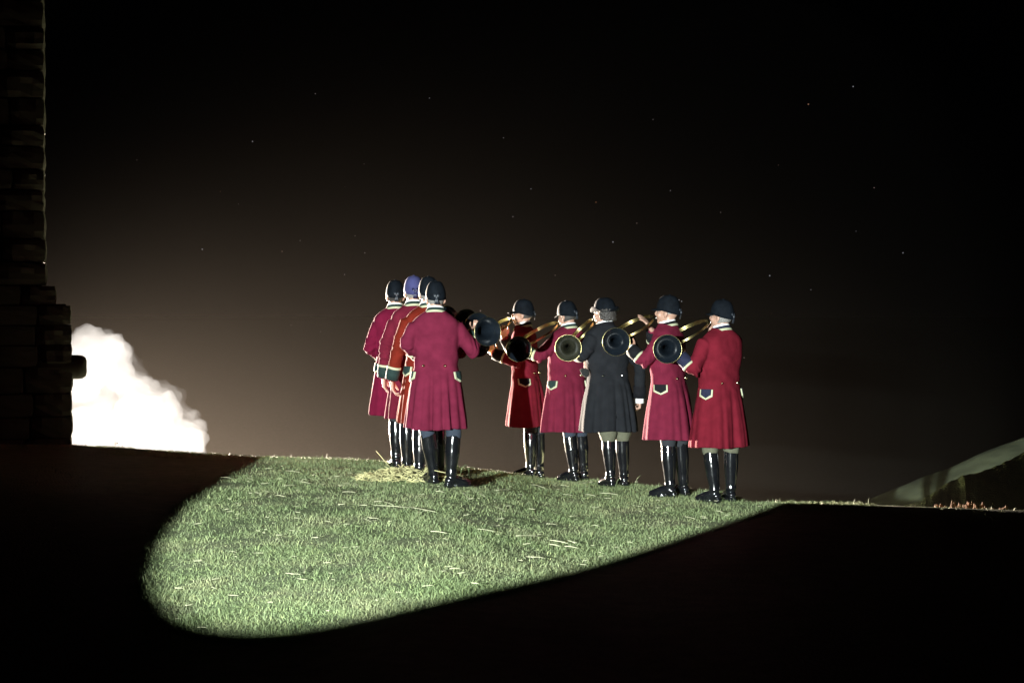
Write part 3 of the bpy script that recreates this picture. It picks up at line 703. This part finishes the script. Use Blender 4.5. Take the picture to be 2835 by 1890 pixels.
clump = np.array([mnoise.noise((a * 2.2, b_ * 2.2, 8.)) + .6 * mnoise.noise((a * 7, b_ * 7, 2.)) for a, b_ in pts[:, :2]])
keepm = rng.random(len(pts)) < np.clip(.62 + .55 * clump, .2, 1); pts = pts[keepm]; clump = clump[keepm]; n = len(pts)
def blades(P, hgt, wid, lean, az):
    n = len(P); up = np.c_[np.sin(lean) * np.cos(az), np.sin(lean) * np.sin(az), np.cos(lean)]
    fa = rng.uniform(0, math.pi, n); sd = np.c_[np.cos(fa), np.sin(fa), np.zeros(n)] * (wid / 2)[:, None]
    l2 = np.clip(lean + rng.uniform(.1, .7, n), 0, 1.75); up2 = np.c_[np.sin(l2) * np.cos(az), np.sin(l2) * np.sin(az), np.cos(l2)]
    m = P + up * (hgt * .55)[:, None]; t = m + up2 * (hgt * .5)[:, None]
    V = np.stack([P - sd, P + sd, m + sd * .8, m - sd * .8, t], 1).reshape(-1, 3); o = np.arange(n) * 5
    T = np.stack([np.c_[o, o + 1, o + 2], np.c_[o, o + 2, o + 3], np.c_[o + 3, o + 2, o + 4]], 1).reshape(-1, 3)
    return V, T
def tri_object(name, V, T, material, tint=None, per=5):
    me = bpy.data.meshes.new(name); me.vertices.add(len(V)); me.vertices.foreach_set('co', V.astype(np.float32).ravel())
    me.loops.add(T.size); me.loops.foreach_set('vertex_index', T.astype(np.int32).ravel()); me.polygons.add(len(T))
    me.polygons.foreach_set('loop_start', np.arange(0, T.size, 3, dtype=np.int32))
    if tint is not None:
        at_ = me.attributes.new('tint', 'FLOAT', 'POINT'); at_.data.foreach_set('value', np.repeat(tint, per).astype(np.float32))
    me.update(calc_edges=True); return link(name, me, material, None, False)
hgt = rng.gamma(4.5, .0050, n) * (1 + .5 * clump); hgt = np.clip(hgt, .008, .07)
V, T = blades(pts - [0, 0, .004], hgt, rng.uniform(.0028, .0052, n), np.abs(rng.normal(.9, .42, n)), rng.uniform(0, 2 * math.pi, n))
tint = np.clip(rng.beta(2.2, 2.8, n), 0, 1)
tag(tri_object('grass', V, T, M['blade'], tint), 'short mown green grass blades covering the lawn and its crest', 'grass', kind='stuff')

# ------------------------------------------------------------------ straw
def straw_mesh(P0, P1, w, bend, b):
    P0, P1 = np.asarray(P0, float), np.asarray(P1, float); m = (P0 + P1) / 2 + bend
    b.tube([P0, P0 * .5 + m * .5 + bend * .2, m, m * .5 + P1 * .5 + bend * .2, P1], [w, w, w, w * .9, w * .6], 6, False)
hb = B(); hc = at(1140, 1306, 18.75)
for i in range(900):
    r_ = math.sqrt(random.random()) ; a = random.uniform(0, 2 * math.pi)
    X = hc[0] + .52 * r_ * math.cos(a); Y = hc[1] - .05 + .42 * r_ * math.sin(a)
    Z = float(tz(X, Y)) + max(0, .115 * (1 - r_ ** 1.6)) * random.random() ** .4 + .008
    L = random.uniform(.04, .13) * (1 if random.random() < .93 else 1.5); d = unit([random.gauss(0, 1), random.gauss(0, 1), random.gauss(0, .3)]) * L
    straw_mesh(np.array([X, Y, Z]) - d * .5, np.array([X, Y, Z]) + d * .5, random.uniform(.0018, .0038), np.array([random.gauss(0, .006), random.gauss(0, .006), random.uniform(0, .012)]), hb)
heap = link('straw_heap', hb.mesh('straw_heap'), M['straw']); tag(heap, 'low heap of loose yellow straw at the feet of the left group', 'straw heap')
for (x0, y0, x1, y1, D, w) in ((1041, 1247, 1080, 1293, 18.9, .0034), (1178, 1291, 1205, 1315, 18.5, .003), (1195, 1300, 1248, 1311, 18.2, .003), (1045, 1305, 1075, 1335, 18.5, .003), (1228, 1318, 1213, 1296, 18.5, .003)):
    b = B(); straw_mesh(at(x0, y0, D), at(x1, y1, D - .05), w, np.zeros(3), b); link('stalk', b.mesh('stalk'), M['straw'], heap)
# single straws lying on the lawn, read off the photograph (start, end)
def ground_hit(px, py):
    y = np.linspace(8, 24, 3201); g = HC + (YH - py) / F_PX * y - tz((px - CX) / F_PX * y, y); i = int(np.argmax(g < 0)); return np.array([(px - CX) / F_PX * y[i], y[i], HC + (YH - py) / F_PX * y[i]])
LIES = [(1034, 1410, 1130, 1415), (1130, 1415, 1205, 1427), (1036, 1400, 1060, 1398), (1060, 1399, 1090, 1408), (1245, 1588, 1280, 1588), (1522, 1507, 1573, 1515), (1522, 1519, 1550, 1523), (1563, 1524, 1600, 1528), (1570, 1508, 1592, 1514),
        (1428, 1495, 1500, 1495), (1472, 1349, 1508, 1359), (1470, 1555, 1512, 1557), (1325, 1375, 1342, 1384), (1280, 1374, 1296, 1388), (1002, 1446, 1028, 1455), (1022, 1446, 1050, 1446), (1192, 1483, 1238, 1487), (1420, 1366, 1370, 1365),
        (1560, 1378, 1585, 1380), (1620, 1378, 1648, 1381), (1660, 1374, 1710, 1377), (1578, 1440, 1604, 1438), (1513, 1461, 1545, 1463), (1980, 1424, 2000, 1427), (1322, 1476, 1372, 1483), (1375, 1414, 1398, 1426), (1368, 1398, 1388, 1394),
        (948, 1372, 985, 1372), (785, 1355, 822, 1352), (762, 1381, 788, 1384), (828, 1343, 858, 1347), (865, 1325, 900, 1315), (778, 1300, 800, 1293), (790, 1312, 830, 1316), (610, 1331, 640, 1332), (682, 1332, 700, 1338), (805, 1604, 833, 1603), (845, 1580, 842, 1598),
        (1030, 1446, 1015, 1442), (1080, 1360, 1082, 1356), (940, 1355, 958, 1353), (905, 1368, 912, 1372), (1206, 1370, 1230, 1372), (1640, 1465, 1660, 1466), (1735, 1512, 1752, 1513), (1890, 1440, 1925, 1446)]
for i, (x0, y0, x1, y1) in enumerate(LIES):
    a, c = ground_hit(x0, y0), ground_hit(x1, y1)
    a[2] = float(tz(a[0], a[1])) + .034; c[2] = float(tz(c[0], c[1])) + .030
    b = B(); straw_mesh(a, c, random.uniform(.002, .0034), np.array([0, 0, .004]), b)
    o = link('straw', b.mesh('straw'), M['lawn_straw']); tag(o, 'single pale straw lying flat on the lit grass', 'straw', 'loose straws on the lawn')
lb = B()
for i in range(260):
    for _ in range(20):
        X, Y = random.uniform(-2.6, 2.2), random.uniform(10.5, 20.4); v = np.array([X, Y, 0]) - LSP
        if math.degrees(math.acos(v @ LAX / np.linalg.norm(v))) < 7.5: break
    Z = float(tz(X, Y)) + random.uniform(.012, .035); L = random.uniform(.02, .07); a = random.uniform(0, 6.28); d = np.array([math.cos(a), math.sin(a) * .6, random.uniform(-.1, .15)]) * L
    straw_mesh([X, Y, Z], np.array([X, Y, Z]) + d, random.uniform(.0012, .0026), np.zeros(3), lb)
tag(link('straw_litter', lb.mesh('straw_litter'), M['lawn_straw']), 'fine bits of straw litter strewn over the lawn', 'straw litter', kind='stuff')

# dry weeds at the far right, catching warm light
wb_spots = [(2595, 1402, 12), (2606, 1402, 10), (2634, 1405, 28), (2657, 1405, 22), (2674, 1405, 17), (2688, 1405, 30), (2711, 1406, 26), (2726, 1407, 20), (2744, 1411, 10), (2768, 1412, 14), (2781, 1410, 22)]
for i, (px, py, hp) in enumerate(wb_spots):
    base = at(px, py + 3, 18.55); base[2] = min(base[2], float(tz(base[0], base[1])) + .02); b = B(); r = random.Random(px)
    for j in range(5):
        q = base + [r.uniform(-.02, .02), r.uniform(-.02, .02), -.03]; tip = q + [r.uniform(-.03, .03), r.uniform(-.02, .02), .03 + hp / F_PX * 18.5 * r.uniform(.45, .8)]
        b.tube([q, q * .5 + tip * .5 + [r.uniform(-.01, .01), 0, 0], tip], [.004, .006, .002], 6, False)
        b.ell(tip - [0, 0, .012], (.008, .006, .018), None, 7, 5)
    ORD = ['first', 'second', 'third', 'fourth', 'fifth', 'sixth', 'seventh', 'eighth', 'ninth', 'tenth', 'eleventh']
    tag(link('dry_weed', b.mesh('dry_weed'), M['dry']), 'dry orange weed tuft on the dark crest at far right, %s from the left' % ORD[i], 'weed', 'dry weeds on the far right crest')
# taller grass stems on the crest
STEM = ['upright dry grass stem on the crest just right of the nearest left player', 'long bent grass stem in front of the black-coated player at right', 'short grass stem at the crest below the rose-red coat with bowed head', 'straight grass stem just left of the black-coated player boots', 'curved grass stem before the black-coated player left boot', 'tiny leaning grass stem right of the straw heap on the crest', 'short grass stem leaning left in the shadow right of the straw heap', 'small grass stem on the crest left of the straw heap', 'single grass stem on the crest near the far bank at right', 'upright short grass stem beside the black-coated player right boot']
for i, (px, py, hp, ln) in enumerate([(1318, 1316, 40, 6), (1752, 1368, 55, 22), (1622, 1347, 24, -4), (1672, 1356, 30, 0), (1700, 1355, 46, 16), (1275, 1290, 20, 18), (1300, 1302, 26, -8), (900, 1275, 18, -4), (2404, 1394, 22, 3), (1745, 1360, 30, 3)]):
    q = ground_hit(px, py + 4) if False else at(px, py, 19.0); q[2] = max(float(tz(q[0], q[1])), q[2] - .05); h = hp / F_PX * 19
    b = B(); b.tube([q - [0, 0, .02], q + [ln / F_PX * 19 * .2, 0, h * .5], q + [ln / F_PX * 19 * .6, 0, h * .85], q + [ln / F_PX * 19, 0, h]], [.0028, .0025, .002, .0012], 6, False)
    tag(link('grass_stem', b.mesh('grass_stem'), M['blade']), STEM[i], 'grass stem', 'tall stems on the crest')

# ------------------------------------------------------------------ smoke behind the crest
def volume_mat(name, dens, col, aniso):
    m = bpy.data.materials.new(name); m.use_nodes = True; N = m.node_tree.nodes; L = m.node_tree.links
    N.remove(N['Principled BSDF']); v = N.new('ShaderNodeVolumePrincipled'); v.inputs['Color'].default_value = (*col, 1); v.inputs['Density'].default_value = dens; v.inputs['Anisotropy'].default_value = aniso
    L.new(v.outputs[0], N['Material Output'].inputs['Volume']); return m
DS = 35.0
ex_ = [120, 205, 230, 255, 285, 310, 335, 350, 360, 400, 440, 460, 500, 535, 556, 566, 568]; ey_ = [960, 925, 905, 900, 905, 915, 945, 975, 1012, 1040, 1062, 1090, 1112, 1132, 1160, 1190, 1260]
b = B(); rr = random.Random(5)
for i in range(230):
    px = rr.uniform(60, 560); ytop = float(np.interp(px, ex_, ey_)); rad = rr.uniform(14, 46) if i > 60 else rr.uniform(60, 90)
    lim = ytop + rad
    py = lim + abs(rr.gauss(0, 55)) if i > 60 else rr.uniform(lim, max(lim + 10, 1330))
    if px + rad * .9 > float(np.interp(py, ey_[8:], ex_[8:])) and py > 1012: px = float(np.interp(py, ey_[8:], ex_[8:])) - rad * .95
    D = DS + rr.uniform(-.9, 1.2); c = at(px, py, D); r = rad / F_PX * D
    b.ell(c, (r, r * 1.1, r), None, 16, 10)
me = remesh(b, .06, 1, 'smoke'); V = coords(me); Nn = normals(me)
V = V + Nn * np.array([.12 * mnoise.fractal(tuple(v * 2.6), 1., 2., 4) + .07 * abs(mnoise.noise(tuple(v * 6))) + .03 * mnoise.noise(tuple(v * 15)) for v in V])[:, None]; setco(me, V)
sm_o = link('smoke', me, volume_mat('thick_white_smoke', .95, (.96, .95, .94), .1)); tag(sm_o, 'thick white lit smoke billowing beside the wall behind the crest', 'smoke', kind='stuff')

# ------------------------------------------------------------------ stars
b = B(); rr = random.Random(21)
ST = [(873, 260), (1189, 272), (1394, 382), (699, 392), (1008, 454), (955, 517), (1470, 523), (1470, 523), (1808, 331), (2238, 289), (2362, 240), (2155, 457), (1995, 588), (1763, 618), (983, 653), (831, 666), (781, 696), (660, 565), (379, 443), (954, 760), (1537, 762), (1697, 670), (1887, 834), (1880, 830), (2135, 867), (2245, 802), (2131, 763), (887, 918), (806, 900), (875, 1018), (1897, 722), (690, 1004), (585, 1114), (752, 1154), (1856, 528), (1650, 560), (2370, 640), (2420, 520), (1420, 600), (610, 530), (940, 1160), (2060, 990), (2500, 700), (1330, 860), (1010, 700), (560, 690)]
for px, py in ST:
    q = at(px, py, 900); s = rr.uniform(.16, .32) * (.7 if rr.random() < .5 else 1); b.ell(q, (s, s, s), None, 6, 4)
m, N, L, P = new_mat('starlight'); P.inputs['Base Color'].default_value = (0, 0, 0, 1); P.inputs['Emission Strength'].default_value = .19
nz = N.new('ShaderNodeTexNoise'); geo = N.new('ShaderNodeNewGeometry'); nz.inputs['Scale'].default_value = .06; L.new(geo.outputs['Position'], nz.inputs['Vector'])
cr = N.new('ShaderNodeValToRGB'); cr.color_ramp.elements[0].position = .35; cr.color_ramp.elements[0].color = (1, .45, .22, 1); cr.color_ramp.elements[1].position = .55; cr.color_ramp.elements[1].color = (.9, .92, 1, 1)
L.new(nz.outputs['Fac'], cr.inputs[0]); L.new(cr.outputs[0], P.inputs['Emission Color'])
tag(link('stars', b.mesh('stars'), m), 'faint scattered stars in the night sky', 'stars', kind='stuff')

# ------------------------------------------------------------------ thin smoke drifting over the valley behind the crest
m = volume_mat('thin_drifting_smoke', .001, (1, .88, .76), .25); N = m.node_tree.nodes; L = m.node_tree.links
v = next(n_ for n_ in N if n_.type == 'PRINCIPLED_VOLUME'); geo = N.new('ShaderNodeNewGeometry'); sx = N.new('ShaderNodeSeparateXYZ'); L.new(geo.outputs['Position'], sx.inputs[0])
def math_(op, a, b_=None):
    k = N.new('ShaderNodeMath'); k.operation = op
    for i_, q in enumerate((a, b_)):
        if q is None: continue
        if isinstance(q, (int, float)): k.inputs[i_].default_value = q
        else: L.new(q, k.inputs[i_])
    return k.outputs[0]
h0_ = math_('MAXIMUM', math_('ADD', sx.outputs['Z'], 1.2), 0.)
hgt_ = math_('ADD', math_('MULTIPLY', math_('EXPONENT', math_('DIVIDE', h0_, -1.25)), .8), math_('MULTIPLY', math_('EXPONENT', math_('DIVIDE', h0_, -4.)), .22))
wx_ = math_('DIVIDE', math_('SUBTRACT', sx.outputs['X'], 4.0), 5.2); hgt_ = math_('MULTIPLY', hgt_, math_('EXPONENT', math_('MULTIPLY', math_('MULTIPLY', wx_, wx_), -.5)))
nz = N.new('ShaderNodeTexNoise'); nz.inputs['Scale'].default_value = .22; nz.inputs['Detail'].default_value = 2; L.new(geo.outputs['Position'], nz.inputs['Vector'])
L.new(math_('MULTIPLY', math_('MULTIPLY', hgt_, math_('ADD', nz.outputs['Fac'], .5)), .0031), v.inputs['Density'])
dr = link('drifting_smoke', B().box((1, 43.5, 1.5), (17, 18.5, 9)).mesh('drifting_smoke'), m, None, False)
tag(dr, 'thin smoke drifting over the valley behind the crest, glowing brown in the floodlight', 'smoke', kind='stuff')
SC.cycles.volume_max_steps = 64; SC.cycles.volume_step_rate = 2
